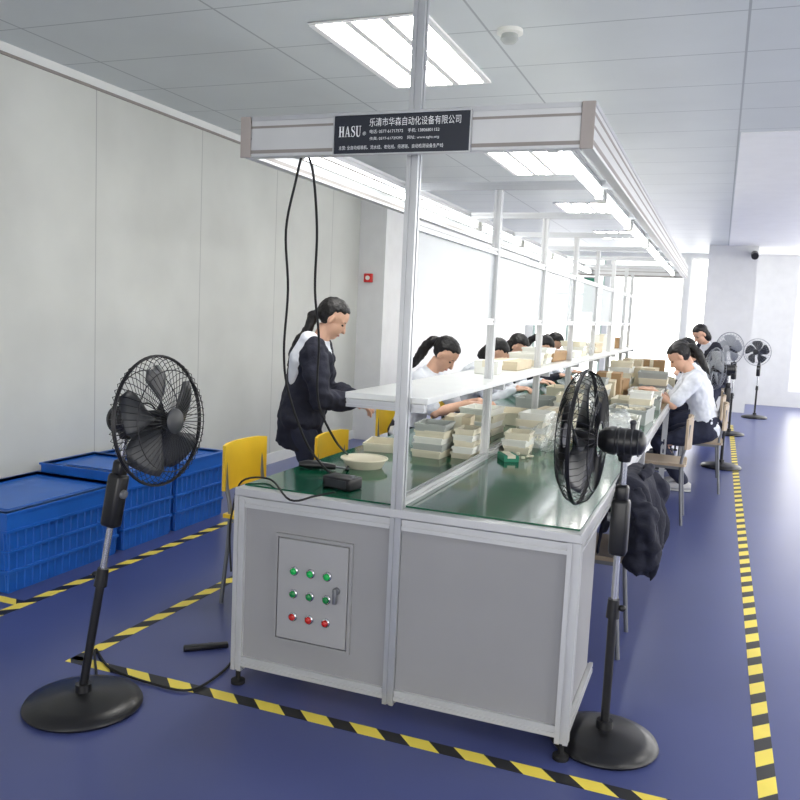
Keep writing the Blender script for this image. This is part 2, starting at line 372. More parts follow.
def serif(x,z,h,wd):
    b=MB(); y=2.6405
    def poly(ps,ox): b.bm.faces.new([b.bm.verts.new((x+(ox+p[0])*wd*h,y,z+p[1]*h)) for p in ps])
    def rect(a,c,d,e,ox): poly([(a,d),(c,d),(c,e),(a,e)],ox)
    def ribbon(P,W,ox):
        P=[V((p[0],0,p[1])) for p in P]
        Q=smoothpath(P,5); n=len(W)-1
        pr=None
        for i,q in enumerate(Q):
            t=i/5; k=min(int(t),n-1); w=W[k]+(W[k+1]-W[k])*(t-k)
            d=(Q[min(i+1,len(Q)-1)]-Q[max(i-1,0)]).normalized(); nn=V((-d.z,0,d.x))*w/2
            cur=((q+nn).x,(q+nn).z),((q-nn).x,(q-nn).z)
            if pr: poly([pr[0],pr[1],cur[1],cur[0]],ox)
            pr=cur
    o=0
    rect(.08,.28,0,1,o); rect(.52,.72,0,1,o); rect(.28,.52,.46,.54,o)
    for a in (0,.44):
        for c in (0,.94): rect(a,a+.36,c,c+.06,o)
    o=.86
    poly([(.32,1),(.46,1),(.76,0),(.53,0)],o); poly([(.32,1),(.40,1),(.17,0),(.09,0)],o); rect(.2,.62,.28,.35,o); rect(0,.27,0,.06,o); rect(.44,.84,0,.06,o)
    o=1.76
    ribbon([(.5,.72),(.44,.92),(.28,.97),(.1,.86),(.12,.66),(.3,.53),(.47,.4),(.5,.2),(.32,.03),(.13,.07),(.05,.3)],[.03,.06,.07,.12,.17,.2,.17,.12,.07,.06,.03],o)
    rect(.46,.52,.66,.98,o); rect(.03,.09,.02,.34,o)
    o=2.42
    ribbon([(.18,1),(.18,.3),(.25,.1),(.4,.03),(.55,.1),(.615,.3),(.615,1)],[.2,.2,.18,.1,.08,.07,.07],o); rect(0,.36,.94,1,o); rect(.48,.76,.94,1,o)
    b.build('lettering','letter',sg)
serif(sx0+.018,sz0+.056,.036,.73); text('®',sx0+.108,sz0+.06,.012,.012,sg)
text('乐清市华森自动化设备有限公司',sx0+.132,sz0+.088,.325,.028,sg)
text('电话: 0577-61717572    手机: 13806801152',sx0+.134,sz0+.065,.25,.013,sg)
text('传真: 0577-61729292    网址: www.zghs.org',sx0+.134,sz0+.041,.25,.013,sg)
text('主营: 全自动组装机、流水线、老化线、倍速链、自动检测设备生产线',sx0+.02,sz0+.013,.38,.0135,sg)
# ---------------------------------------------------------------- blue bins
def bin_(label,y0,y1,z1,x0=-3.84,x1=-3.2):
    t=thing('storage_bin',label,'storage bin',((x0+x1)/2,(y0+y1)/2,0),0,'blue bins along left wall')
    w=(x1-x0)/2; l=(y1-y0)/2; h=z1-.03
    b=MB()
    b.rings([[V((-w*k,-l*k,z)),V((w*k,-l*k,z)),V((w*k,l*k,z)),V((-w*k,l*k,z))] for k,z in ((.93,0),(.97,h-.06))])
    for z in (h*.28,h*.55):
        k=.94+.03*z/h; b.bx(-w*k-.01,w*k+.01,-l*k-.01,l*k+.01,z-.009,z+.009,.003)
    n=max(2,int((y1-y0)/.055))
    for i in range(n+1):
        y=-l*.93+i*(2*l*.93)/n
        b.tube([(w*.93,y,.01),(w*.97,y,h-.06)],.007,6).tube([(-w*.93,y,.01),(-w*.97,y,h-.06)],.007,6)
    for i in range(11):
        x=-w*.9+i*w*.18
        b.tube([(x,-l*.93,.01),(x,-l*.97,h-.06)],.007,6).tube([(x,l*.93,.01),(x,l*.97,h-.06)],.007,6)
    b.build('body','blue',t,False,False)
    b=MB()
    for za,zb,e in ((h-.075,h-.06,.004),(h-.06,h+.03,0),(h+.018,h+.03,.008)):
        b.bx(-w-e,w+e,-l-e,-l+.025,za,zb).bx(-w-e,w+e,l-.025,l+e,za,zb).bx(-w-e,-w+.025,-l+.025,l-.025,za,zb).bx(w-.025,w+e,-l+.025,l-.025,za,zb)
    b.build('rim','blue',t,False,False)
    MB().bx(-w+.025,w-.025,-l+.025,l-.025,h+.005,h+.013).bx(-w+.1,w-.1,-l+.1,l-.1,h+.013,h+.018,.002).build('lid','blued',t,False,False)
bin_('long low blue ribbed plastic bin at left edge, nearest of three',3.02,3.86,.42)
bin_('tall blue ribbed plastic bin in the middle of three by wall',3.89,4.36,.47)
bin_('blue ribbed plastic bin farthest along wall, behind yellow chair',4.39,4.95,.46)
# ---------------------------------------------------------------- floor tape
def tape(label,a,b,w=.06):
    a=V(a); b=V(b); d=b-a
    o=MB().bx(0,d.length,-w/2,w/2,0,.0012).build('floor_tape','tape'); o.location=(a.x,a.y,0); o.rotation_euler=(0,0,math.atan2(d.y,d.x))
    return tag(o,label,'floor tape')
tape('yellow and black floor tape in front of the blue bins',(-3.05,2.4,0),(-3.05,8.5,0))
tape('yellow and black floor tape left of bench beside the fan',(-2.38,2.6,0),(-2.38,8.5,0))
tape('yellow and black floor tape across the front of bench',(-2.41,2.6,0),(.23,2.6,0))
tape('yellow and black floor tape along the right aisle edge',(.265,2.3,0),(.265,13.5,0))
tape('short yellow and black floor tape at the left edge by nearest bin',(-3.9,2.98,0),(-3.08,2.98,0))
# ---------------------------------------------------------------- fans
def fan(label,loc,rz,H=1.07,lean=(0,0),tilt=0,baser=.2,head=1.0,wires=54,wm='wire',bm_='blk2'):
    t=thing('pedestal_fan',label,'fan',loc,rz)
    k=baser/.2
    MB().lathe([(0,0),(.2*k,0),(.207*k,.01),(.2*k,.024),(.15*k,.04),(.06,.052),(.03,.058),(.028,.085),(0,.085)]).build('base','black',t,True,False)
    P0=V((0,0,.08)); P1=V((lean[0],lean[1],H-.05)); L=lambda s:P0.lerp(P1,s)
    MB().cyl(L(0),L(.42),.0155).build('lower_pole','black',t,True,False)
    MB().cyl(L(.42),L(1),.0115).build('upper_pole','chrome',t,True,False)
    d=(P1-P0).normalized()
    MB().cyl(L(.40),L(.47),.024,.02).ell(L(.44)+V((-.03,0,0)),(.014,.012,.012)).build('collar','black',t,True,False)
    B=Mx.Translation(L(.74))@V((0,0,1)).rotation_difference(d).to_matrix().to_4x4()
    cb=MB(B).box((0,0,0),(.062,.058,.2),None,.014).box((.0,0,.12),(.045,.045,.06),None,.012).build('control_box','black',t,True,False)
    kb=MB(B).lathe([(0,0),(.017,0),(.015,.012),(0,.014)],Mx.Translation((.03,0,.03))@Mx.Rotation(R(90),4,'Y'),16).build('knob','steel',t,True,False); kb.parent=cb
    MB().tube([L(.98),P1+V((0,0,.03))],[.02,.03],14).build('neck','black',t,True,False)
    T=Mx.Translation(P1+V((0,0,.05)))@Mx.Rotation(tilt,4,'Y')
    XA=Mx.Rotation(R(90),4,'Y')
    mh=MB(T).lathe([(0,-.068),(.022,-.066),(.04,-.055),(.046,-.03),(.046,.03),(.05,.032),(.05,.05),(.044,.07),(.03,.09),(0,.09)],XA,28).box((0,0,-.03),(.05,.045,.05),None,.008).build('motor_housing','black',t,True,False)
    b=MB(T)
    for q in range(4): b.torus(-.045+q*.022,.0465,.0025,Mx.Identity(4),28)
    b.cyl((-.02,0,.04),(-.02,0,.066),.009).ell((-.02,0,.068),(.012,.012,.01))
    vk=b.build('oscillation_knob','blk2',t,True,False); vk.parent=mh
    Rr=.22*head
    def cage(prof):
        b=MB(T)
        for i in range(wires):
            a=2*PI*i/wires; b.tube([(x,r*math.cos(a),r*math.sin(a)) for x,r in prof],.0014,4)
        for x,r,tk in ((prof[0][0],prof[0][1],.003),(prof[-1][0],prof[-1][1],.0045),(prof[2][0],prof[2][1],.002)):
            b.torus(x,r,tk,Mx.Identity(4))
        return b
    cage([(.09,.06),(.088,Rr*.5),(.094,Rr*.78),(.115,Rr*.94),(.145,Rr)]).build('rear_cage',wm,t,False,False)
    fc=cage([(.215,.04),(.213,Rr*.5),(.203,Rr*.78),(.18,Rr*.94),(.151,Rr)]).build('front_cage',wm,t,False,False)
    bd=MB(T).lathe([(0,.21),(.043,.21),(.045,.217),(.035,.223),(0,.225)],XA,24).build('badge',bm_,t,True,False); bd.parent=fc
    hb=MB(T).lathe([(0,.1),(.035,.1),(.038,.145),(.03,.178),(0,.188)],XA,20).build('hub','black',t,True,False)
    for i in range(5):
        b=MB(T); nr,na=8,7; g=[]
        for ri in range(nr):
            r=.03+(Rr*.86-.03)*ri/(nr-1); w=.62+.42*math.sin(PI*min(1,ri/(nr-1)*.8)); row=[]
            if ri==nr-1: w*=.72
            for j in range(na):
                s=j/(na-1)-.5; a=2*PI*i/5+s*w+.5*(r/Rr); row.append(b.bm.verts.new((.148+s*.055*(1-.2*ri/nr)+.006*math.cos(s*3),r*math.cos(a),r*math.sin(a))))
            g.append(row)
        for ri in range(nr-1):
            for j in range(na-1): b.bm.faces.new((g[ri][j],g[ri][j+1],g[ri+1][j+1],g[ri+1][j]))
        o=b.build('blade',bm_,t,True,False); md=o.modifiers.new('s','SOLIDIFY'); md.thickness=.003; o.parent=hb
    return t
fan('black pedestal fan standing alone at left front, leaning slightly',(-2.08,2.31,0),R(-2),1.07,(.125,.07),R(-4),.205,1.03)
fan('black pedestal fan beside the right front corner of bench',(-.272,2.9,0),R(177),1.09,(0,0),0,.185,1.07)
fan('pedestal fan with grey cage by the far pillar beyond the aisle tape',(.64,14.9,0),R(-110),1.1,wires=30,wm='gwire')
fan('pale grey caged pedestal fan in the aisle right behind the seated woman',(.12,9.35,0),R(200),1.05,wires=36,wm='gwire',bm_='gblade')
fan('pale caged pedestal fan beside the far standing worker',(.22,12.3,0),R(235),1.2,wires=30,wm='gwire',bm_='gblade')
# ---------------------------------------------------------------- chairs
def make_chair(name,label,loc,rz,m,group):
    t=thing(name,label,'chair',loc,rz,group)
    def slab(c,w,h,th,bend,vert):
        rs=[]; n=9
        for i in range(n):
            s=i/(n-1)*2-1; e=math.sqrt(max(0,1-abs(s)**6))*.06+.94
            if vert: rs.append([V((c[0]-bend*(1-s*s)+dx,c[1]+s*w,c[2]+dz*e)) for dx,dz in ((-th,-h),(th,-h),(th,h),(-th,h))])
            else: rs.append([V((c[0]+dx*e,c[1]+s*w,c[2]-bend*(1-s*s)+dz)) for dx,dz in ((-h,-th),(h,-th),(h,th),(-h,th))])
        return MB().rings(rs)
    slab((0,0,.455),.2,.2,.01,.012,False).build('seat',m,t,True,False)
    slab((-.19,0,.69),.2,.12,.008,.03,True).build('backrest',m,t,True,False)
    for s in (-1,1):
        MB().tube([(.17,s*.18,0),(.16,s*.17,.43)],.011,10).build('leg','steel',t,True,False)
        MB().tube(smoothpath([(-.2,s*.18,0),(-.165,s*.172,.43),(-.19,s*.17,.6),(-.205,s*.168,.76)]),.011,10).build('leg','steel',t,True,False)
    MB().bx(-.17,.17,-.175,-.155,.42,.44).bx(-.17,.17,.155,.175,.42,.44).bx(-.17,-.15,-.16,.16,.42,.44).bx(.15,.17,-.16,.16,.42,.44).build('seat_frame','steel',t,False,False)
    return t
G='yellow chairs on the left of bench'
yc=make_chair('work_chair','yellow plastic chair near blue bins, nearest left corner of bench',(-2.03,3.62,0),0,'yellow',G)
dup(yc,(-1.78,4.12,0),0,'yellow plastic chair between bench and the standing woman')
LP=[5.75,7.0,8.1,9.1,10.0]
LX=-2.14
for i,y in enumerate(LP): dup(yc,(LX+.03,y,0),0,'yellow chair under the %s seated worker on the left row'%('first','second','third','fourth','fifth')[i])
G2='beige chairs on the right of bench'
bc=make_chair('work_chair','beige chair with dark jacket over its back, behind right fan',(-.51,3.85,0),PI,'brown',G2)
dup(bc,(-.36,6.6,0),PI,'empty beige chair between jacket chair and seated woman')
dup(bc,(-.10,8.0,0),PI,'beige chair the white shirted woman sits on, right row')
dup(bc,(-.12,8.85,0),PI,'beige chair second from the seated woman, right row')
dup(bc,(-.12,9.75,0),PI,'beige chair farthest along the right row')
# jacket draped over a backrest
jt=thing('jacket','dark navy jacket draped over beige chair behind right fan','jacket',(-.315,3.85,.44))
b=MB(); g=[]
prof=[(.115,.46),(.14,.52),(.138,.59),(.12,.67),(.098,.75),(.066,.815),(.012,.846),(-.045,.826),(-.075,.74),(-.09,.64),(-.095,.55)]
for i in range(25):
    s=i/24*2-1; row=[]
    for k,(px,pz) in enumerate(prof):
        dep=max(0,.83-pz); q=max(0,abs(s)-.8)*5; drop=.09*q*q
        fold=(.026*math.sin(s*7+1.1)+.016*math.sin(s*13+dep*9))*min(1,dep*4.5)
        hem=.035*math.sin(s*6) if k==0 else 0
        row.append(b.bm.verts.new((-.325+px+fold*(1 if px>0 else -.3),3.85+s*(.235+.04*min(1,dep*3)),pz-drop+hem)))
    g.append(row)
for i in range(24):
    for k in range(len(prof)-1): b.bm.faces.new((g[i][k],g[i+1][k],g[i+1][k+1],g[i][k+1]))
o=b.build('body','navy',jt,True); bake(o,None,0,.009,14,1,.012)
for s in (-1,1):
    b=MB().tube(smoothpath([(-.29,3.85+s*.2,.77),(-.255,3.85+s*.25,.71),(-.235,3.85+s*.275,.62),(-.225,3.85+s*.25,.53),(-.25,3.85+s*.21,.44)],4),[.052]*4+[.068]*4+[.062]*4+[.06]*5,14)
    o=b.build('sleeve','navy',jt,True); bake(o,.008,3,.034,11)
b=MB().tube(smoothpath([(-.28,3.74,.815),(-.25,3.8,.838),(-.245,3.85,.843),(-.25,3.9,.838),(-.28,3.96,.815)],4),.022,10); o=b.build('collar','navy',jt,True); bake(o,.007,2,.006,20)
# ---------------------------------------------------------------- people
def d_(a): return V((math.sin(a),0,math.cos(a)))
def ik(a,b,l1,l2,hint):
    d=b-a; Ld=min(d.length,.995*(l1+l2)); dn=d.normalized(); b=a+dn*Ld
    x=(l1*l1-l2*l2+Ld*Ld)/(2*Ld); h=math.sqrt(max(l1*l1-x*x,0)); n=hint-dn*hint.dot(dn); n.normalize()
    return a+dn*x+n*h,b
UY=V((0,1,0))
def person(label,loc,rz,sit,hz,lean,hp,hands,top,outer=None,long=False,bottom='trous',hairdo='bun',yaw=0,feet=None,sc=1.0,group=None,shoe='shoe',yoke=False):
    t=thing('person',label,'person',loc,rz,group); t.scale=(sc,)*3
    P=V((0,0,hz)); a1,a2,a3=lean*.7,lean,lean*1.25
    W=P+d_(a1)*.17; Cc=W+d_(a2)*.17; Nb=Cc+d_(a3)*.145; a4=(a3+hp)/2; Nt=Nb+d_(a4)*.07
    Hc=Nt+d_(a4)*.085+V((.018,0,0))
    HM=Mx.Translation(Hc)@Mx.Rotation(yaw,4,'Z')@Mx.Rotation(hp,4,'Y')
    Hr=HM.to_3x3()
    def fw(a): return V((math.cos(a),0,-math.sin(a)))
    def secs(g,neck=True):
        L=[(P+d_(a1)*-.09,a1,.125,.09),(P,a1,.162,.115),(P+d_(a1)*.09,a1,.145,.10),(W,a2,.128,.092),(W+d_(a2)*.09,a2,.14,.1),(Cc,a2,.152,.11),(Cc+d_(a3)*.07,a3,.155,.1),(Cc+d_(a3)*.115,a3,.125,.075)]
        if neck: L.append((Nb,a3,.062,.058))
        return [(c,UY*(w+g),fw(a)*(dd+g)) for c,a,w,dd in L]
    sh={s:Cc+d_(a3)*.085+UY*s*.158 for s in (-1,1)}
    arm={}
    for s in (-1,1):
        e,w=ik(sh[s],V(hands[s]),.27,.235,V((-.25,s*.55,-.8))); arm[s]=(e,w)
    hip={s:P+V((.0,s*.085,-.02)) for s in (-1,1)}; leg={}
    for s in (-1,1):
        if sit: an=V(feet[s]) if feet else V((.36,s*.11,.085))
        else: an=V((.02*s,s*.095,.085))
        k,an=ik(hip[s],an,.40,.385,V((1,s*.1,.35))); leg[s]=(k,an)
    b=MB(); b.loft(secs(0)); b.tube([Nb-d_(a3)*.03,Nt+d_(a4)*.04],[.052,.048],16)
    h=lambda x,y,z:HM@V((x,y,z))
    b.ell(h(-.012,0,.028),(.094,.076,.086),Hr); b.ell(h(.022,0,-.03),(.066,.06,.082),Hr); b.ell(h(.05,0,-.086),(.03,.032,.026),Hr)
    b.tube([h(.078,0,.008),h(.092,0,-.018),h(.097,0,-.03)],[.008,.011,.013],8,True); b.ell(h(.07,0,-.064),(.018,.026,.014),Hr)
    for s in (-1,1):
        b.ell(h(-.008,s*.076,-.008),(.018,.012,.031),Hr); b.ell(h(.055,s*.032,.018),(.018,.024,.01),Hr)
        e,w=arm[s]; b.tube([sh[s],sh[s].lerp(e,.5),e,e.lerp(w,.35),w],[.05,.043,.036,.037,.025],14,True)
        k,an=leg[s]; b.tube([hip[s],hip[s].lerp(k,.5),k,k.lerp(an,.3),an],[.083,.07,.05,.052,.034],14,True)
        b.loft([(an+V((x,0,-.085+z)),UY*w2,V((0,0,hh))) for x,z,w2,hh in ((-.055,.035,.02,.02),(-.03,.04,.034,.035),(.05,.04,.04,.034),(.12,.028,.042,.022),(.165,.022,.025,.014))],12)
        f=(w-e).normalized(); f=(f+V((.5,0,-.25))).normalized(); n=V((0,0,1)); n=(n-f*n.dot(f)).normalized(); sd=f.cross(n)*1.0
        if sd.y*s>0: sd=-sd
        b.loft([(w+f*x,sd*ww,n*th) for x,ww,th in ((-.01,.022,.019),(.025,.034,.016),(.06,.039,.0145),(.085,.038,.012))],14)
        for i,ln in enumerate((.062,.07,.066,.05)):
            p0=w+f*.075+sd*(.03-.0205*i); p1=p0+f*ln*.5-n*.006; p2=p1+f*ln*.35-n*ln*.3; p3=p2+f*ln*.1-n*ln*.32
            b.tube([p0,p1,p2,p3],[.0085,.008,.0075,.0065],8,True)
        p0=w+f*.02+sd*.026; p1=p0+sd*.022+f*.025-n*.006; p2=p1+f*.03+sd*.004-n*.012
        b.tube([p0,p1,p2],[.012,.0095,.008],8,True)
    body=b.build('body','skin',t,True,False); bake(body,.006,2)
    for s in (-1,1):
        MB().ell(h(.0665,s*.031,0),(.010,.012,.0065),Hr,10).build('eye','eye',t,True,False)
        MB().tube([h(.077,s*.016,.021),h(.075,s*.030,.024),h(.067,s*.043,.02)],[.0018,.0024,.0014],6).build('eyebrow','hair',t,True,False)
    MB().ell(h(.082,0,-.064),(.009,.021,.006),Hr,10).build('lips','lips',t,True,False)
    # hair
    b=MB(); vs=bmesh.ops.create_uvsphere(b.bm,u_segments=32,v_segments=20,radius=1)['verts']
    for v in vs:
        x,y,z=v.co; p=V((-.018+x*.103,y*.087,.03+z*.095))
        if x>.05:
            lim=.25+.3*x
            if z<lim: p=V((-.018+x*.103*.7,y*.087*.72,.02+z*.06))
        elif z<-.5: p.z=max(p.z,-.07); p.x*=.95
        if z<-.2 and x<=.05: p.y*=.94
        v.co=HM@p
    hr=b.build('hair','hair',t,True,False); bake(hr,.006,3,.0035,34)
    if hairdo=='bun': b=MB().ell(h(-.115,0,-.03),(.04,.045,.045),Hr)
    elif hairdo=='low': b=MB().tube([h(-.085,0,-.02),h(-.112,0,-.06),Nb+fw(a3)*-.085+d_(a3)*.045,Nb+fw(a3)*-.115-d_(a3)*.03,Nb+fw(a3)*-.13-d_(a3)*.12,Nb+fw(a3)*-.135-d_(a3)*.2],[.034,.034,.03,.032,.026,.008],12,True)
    elif hairdo=='pony': b=MB().tube([h(-.1,0,.03),h(-.135,0,.0),h(-.14,0,-.07),h(-.12,0,-.15),h(-.105,0,-.22),h(-.1,0,-.27)],[.024,.034,.037,.034,.024,.006],12,True)
    else: b=MB().loft([(h(-.045,0,z),Hr@V((0,w,0)),Hr@V((dd,0,0))) for z,w,dd in ((.02,.085,.062),(-.05,.088,.062),(-.11,.08,.05),(-.14,.05,.03))],16)
    hb=b.build('hair_tail' if hairdo!='bun' else 'hair_bun','hair',t,True,False); bake(hb,.007,2,.006,34); hb.parent=hr
    # clothes
    b=MB(); b.loft(secs(.011))
    b.tube([Nb-d_(a3)*.02,Nb+d_(a4)*.025],[.066,.06],18)
    for s in (-1,1):
        e,w=arm[s]
        if outer: continue
        if long: b.tube([sh[s],sh[s].lerp(e,.5),e,e.lerp(w,.5),e.lerp(w,.93)],[.067,.058,.05,.045,.036],14,True)
        else: b.tube([sh[s],sh[s].lerp(e,.4),sh[s].lerp(e,.82)],[.066,.061,.06],14,True)
    o=b.build('shirt',top,t,True,False); bake(o,.008,3,.010,14)
    if outer:
        rs=[]
        for i,(c,u,v) in enumerate(secs(.036,False)):
            g=.1+.36*max(0,(i-2)/5); n=22; ring=[]
            for q in range(n): a=g+(2*PI-2*g)*q/(n-1); ring.append(c+u*math.sin(a)+v*math.cos(a))
            for q in range(n-1,-1,-1): a=g+(2*PI-2*g)*q/(n-1); ring.append(c+u*math.sin(a)*.86+v*math.cos(a)*.82)
            rs.append(ring)
        c0=rs[0]; rs.insert(0,[p-d_(a1)*.08 for p in c0])
        b=MB().rings(rs)
        for s in (-1,1):
            e,w=arm[s]; b.tube([sh[s]-UY*s*.01,sh[s].lerp(e,.5),e,e.lerp(w,.5),e.lerp(w,.97)],[.084,.078,.07,.064,.052],14,True)
        o=b.build('jacket',outer,t,True,False); bake(o,.009,3,.022,10)
        if yoke:
            s=-1; e,w=arm[s]
            b=MB().tube([Nb+UY*s*.05-fw(a3)*.03,sh[s]+UY*.045+d_(a3)*.05-fw(a3)*.05,sh[s]+UY*.04-fw(a3)*.075-d_(a3)*.07,sh[s]+UY*.04-fw(a3)*.07-d_(a3)*.2],[.035,.06,.062,.03],16,True)
            o=b.build('shoulder_panel',top,t,True,False); bake(o,.008,4,.006,14); o['label']='white shoulder panel'
    b=MB(); L=secs(.014); b.loft(L[:3])
    for s in (-1,1):
        k,an=leg[s]; b.tube([hip[s],hip[s].lerp(k,.5),k,k.lerp(an,.5),k.lerp(an,.96)],[.094,.083,.067,.062,.055],14,True)
    o=b.build('trousers',bottom,t,True,False); bake(o,.009,3,.008,12)
    for s in (-1,1):
        k,an=leg[s]
        sh_=MB().loft([(an+V((x,0,-.085+z)),UY*w2,V((0,0,hh))) for x,z,w2,hh in ((-.072,.042,.026,.028),(-.04,.046,.042,.042),(.05,.046,.047,.04),(.125,.034,.049,.027),(.178,.028,.03,.018))],14).build('shoe',shoe,t,True,False)
        so=MB().loft([(an+V((x,0,-.078)),UY*w2,V((0,0,.008))) for x,w2 in ((-.075,.03),(-.03,.044),(.06,.047),(.13,.05),(.18,.032))],14).build('sole','sole',t,True,False); so.parent=sh_
    return t
person('woman standing left of bench in dark navy jacket, looking down',(-2.35,4.45,0),R(22),False,.82,R(12),R(34),{1:(.33,.1,.95),-1:(.32,-.1,.94)},'shirt','navy',True,'trous','low',yoke=True)
LL=['white shirted woman with ponytail, first seated on left row','white shirted woman bowed low, second seated on left row','dark haired worker, third seated on left row','dark haired worker, fourth seated on left row','farthest seated worker on left row']
for i,y in enumerate(LP):
    person(LL[i],(LX,y,0),R((-2,8,-4,5,0)[i]),True,.56,R((20,24,19,24,20)[i]),R((46,54,48,54,48)[i]),{1:(.5,.1,.83),-1:(.49,-.12,.83)},'shirt' if i!=3 else 'navy',None,i!=0,'trous',('pony','bob','bob','pony','bun')[i],sc=1.05)
person('woman in white short sleeved shirt seated on right side of bench',(-.05,7.9,0),PI+R(4),True,.55,R(20),R(42),{1:(.46,.1,.84),-1:(.47,-.1,.84)},'shirt',None,False,'trous','pony',sc=1.06,feet={1:(.16,.1,.085),-1:(.2,-.1,.085)},shoe='shoew')
person('white shirted worker seated just behind the woman in short sleeves',(-.10,8.85,0),PI-R(2),True,.56,R(18),R(44),{1:(.45,.1,.84),-1:(.45,-.1,.84)},'shirt',None,True,'trous','bun',sc=1.05)
person('worker in navy top, third seated on right side of bench',(-.10,9.75,0),PI-R(4),True,.56,R(16),R(40),{1:(.45,.1,.84),-1:(.45,-.1,.84)},'navy',None,True,'trous','bob',sc=1.05)
person('worker in open navy jacket standing at the far right end of bench',(-.02,11.2,0),PI+R(35),False,.80,R(20),R(42),{1:(.40,.12,.93),-1:(.40,-.12,.93)},'shirt','navy',True,'trous','bob',yoke=True)
# ---------------------------------------------------------------- goods on the bench
def tray(name,label,cat,x,y,z,w,l,h,m,rz=0,group=None,tilt=.03):
    t=thing(name,label,cat,(x,y,z),rz,group); th=.006
    b=MB(); k=1-tilt
    o=[(-1,-1),(1,-1),(1,1),(-1,1)]
    def rg(s,zz): return [V((a*(w/2*s),c*(l/2*s),zz)) for a,c in o]
    def ri(s,zz): return [V((a*(w/2*s-th),c*(l/2*s-th),zz)) for a,c in o]
    b.rings([rg(k,0),rg(1,h),ri(1,h),ri(k,th)]); b.build('body',m,t,False,False)
    b=MB(); e=.004
    b.bx(-w/2-e,w/2+e,-l/2-e,-l/2+th,h-.01,h+.002).bx(-w/2-e,w/2+e,l/2-th,l/2+e,h-.01,h+.002).bx(-w/2-e,-w/2+th,-l/2+th,l/2-th,h-.01,h+.002).bx(w/2-th,w/2+e,-l/2+th,l/2-th,h-.01,h+.002)
    b.build('rim',m,t,False,False); return t
def parts(label,x,y,z,w,l,n,m='wplast',zh=.04,k=1):
    b=MB()
    for _ in range(n):
        b.box((x+random.uniform(-w,w)*.42,y+random.uniform(-l,l)*.42,z+random.uniform(.006,zh)),(random.uniform(.02,.045)*k,random.uniform(.015,.03)*k,.014*k),Mx.Rotation(random.uniform(0,PI),3,'Z')@Mx.Rotation(random.uniform(-.5,.5) if zh>.02 else 0,3,'X'),.002*k)
    tag(b.build('small_parts',m),label,'parts',None,'stuff')
def carton(label,x,y,z,w,l,h,m,rz=0):
    t=thing('carton',label,'box',(x,y,z),rz)
    MB().bx(-w/2,w/2,-l/2,l/2,0,h,.003).build('body',m,t,False,False)
    b=MB(); e=.0015; q=h*.55
    b.rings([[V((a,-l/2-e,q)),V((a,-l/2-e,h+e)),V((a,l/2+e,h+e)),V((a,l/2+e,q)),V((a,l/2,q)),V((a,l/2,h)),V((a,-l/2,h)),V((a,-l/2,q))] for a in (-.02,.02)])
    b.build('packing_tape','cream',t,False,False)
    MB().bx(-w/2-.002,w/2+.002,-l/2-.001,l/2+.001,h-.03,h-.001).build('lid_flap',m,t,False,False)
    return t
tz=TZ+.0005
def dish(label,p,r,h):
    t=thing('dish',label,'dish',(p.x,p.y,tz)); MB().lathe([(0,0),(r*.75,0),(r*.97,h),(r,h),(r*.93,h-.001),(r*.72,.006),(0,.006)],n=40).build('bowl','cream',t,True,False)
    MB().torus(0,r*.985,.004,Mx.Translation((0,0,h))@Mx.Rotation(R(-90),4,'Y')).build('lip','cream',t,True,False)
dish('wide shallow cream round dish on green worktop near front',atz(364,467,TZ),.105,.04)
p=atz(384,449,TZ); tray('parts_tray','shallow cream tray behind the round dish, left half near front','tray',p.x,p.y,tz,.17,.22,.04,'cream',R(12))
p=atz(342,488,TZ)
t=thing('power_adapter','black power adapter box on green worktop near front edge','power supply',(p.x,p.y,tz),R(-12))
MB().box((0,0,.024),(.135,.085,.048),None,.006).build('case','black',t,True,False); MB().box((0,-.0435,.024),(.1,.002,.03)).build('face_plate','blk2',t,False,False); MB().cyl((.05,0,.048),(.05,0,.056),.01).build('dial','steel',t,True,False)
p=atz(322,470,TZ)
t=thing('soldering_iron','black hand tool lying on worktop left of the round dish','hand tool',(p.x,p.y,tz),R(20))
MB().tube([(-.1,0,.02),(-.06,0,.022),(.0,0,.02),(.06,0,.016)],[.012,.02,.017,.013],12).build('handle','black',t,True,False); MB().tube([(.06,0,.016),(.12,0,.01)],[.006,.003],8).build('tip','steel',t,True,False); MB().box((-.03,.03,.02),(.04,.05,.03),None,.008).build('trigger','blk2',t,True,False)
ORD=('lowest','second','third','fourth','fifth','sixth','seventh','eighth')
def stack(desc,x,y,n,w,l,h,ms,z=tz,jit=5):
    for k in range(n):
        o=ORD[k] if k<n-1 else 'topmost'
        tray('parts_tray','%s tray, %s %s'%({'gtray':'grey','wplast':'white','cream':'cream'}[ms[k%len(ms)]],o,desc),'tray',x+random.uniform(-.008,.008),y+random.uniform(-.008,.008),z+k*h*.95,w*random.uniform(.94,1.03),l*random.uniform(.94,1.03),h,ms[k%len(ms)],R(random.uniform(-jit,jit)),'stacked parts trays')
stack('in the stack left of second post',-1.27,3.82,5,.15,.19,.034,('cream','gtray','wplast'))
stack('in the narrow stack between left stack and second post',-1.115,3.88,5,.1,.17,.03,('cream','wplast'))
stack('in the stack right of second post',-.93,4.20,3,.13,.18,.036,('cream','wplast'))
stack('in the stack just behind right post stack',-.91,4.48,5,.14,.22,.038,('wplast','cream'))
stack('in the stack left half before first seated woman',-1.28,4.75,4,.2,.26,.04,('cream','wplast'))
carton('cream box on worktop behind the left tray stack',-1.24,4.14,tz,.13,.16,.17,'carton2',R(8))
carton('small green box lying beside the tray stack right of second post',-.92,3.92,tz,.07,.12,.03,'teal',R(30))
parts('loose pale parts scattered on the mat beside the small green box',-.88,4.04,tz,.14,.14,12,'cream',.0075,.55)
carton('brown carton on worktop right half, nearest of the cartons',-.74,4.82,tz,.16,.22,.11,'carton',R(5))
carton('pale carton beside nearest brown carton, close to centre rail',-.89,4.84,tz,.14,.24,.17,'carton2',R(-3))
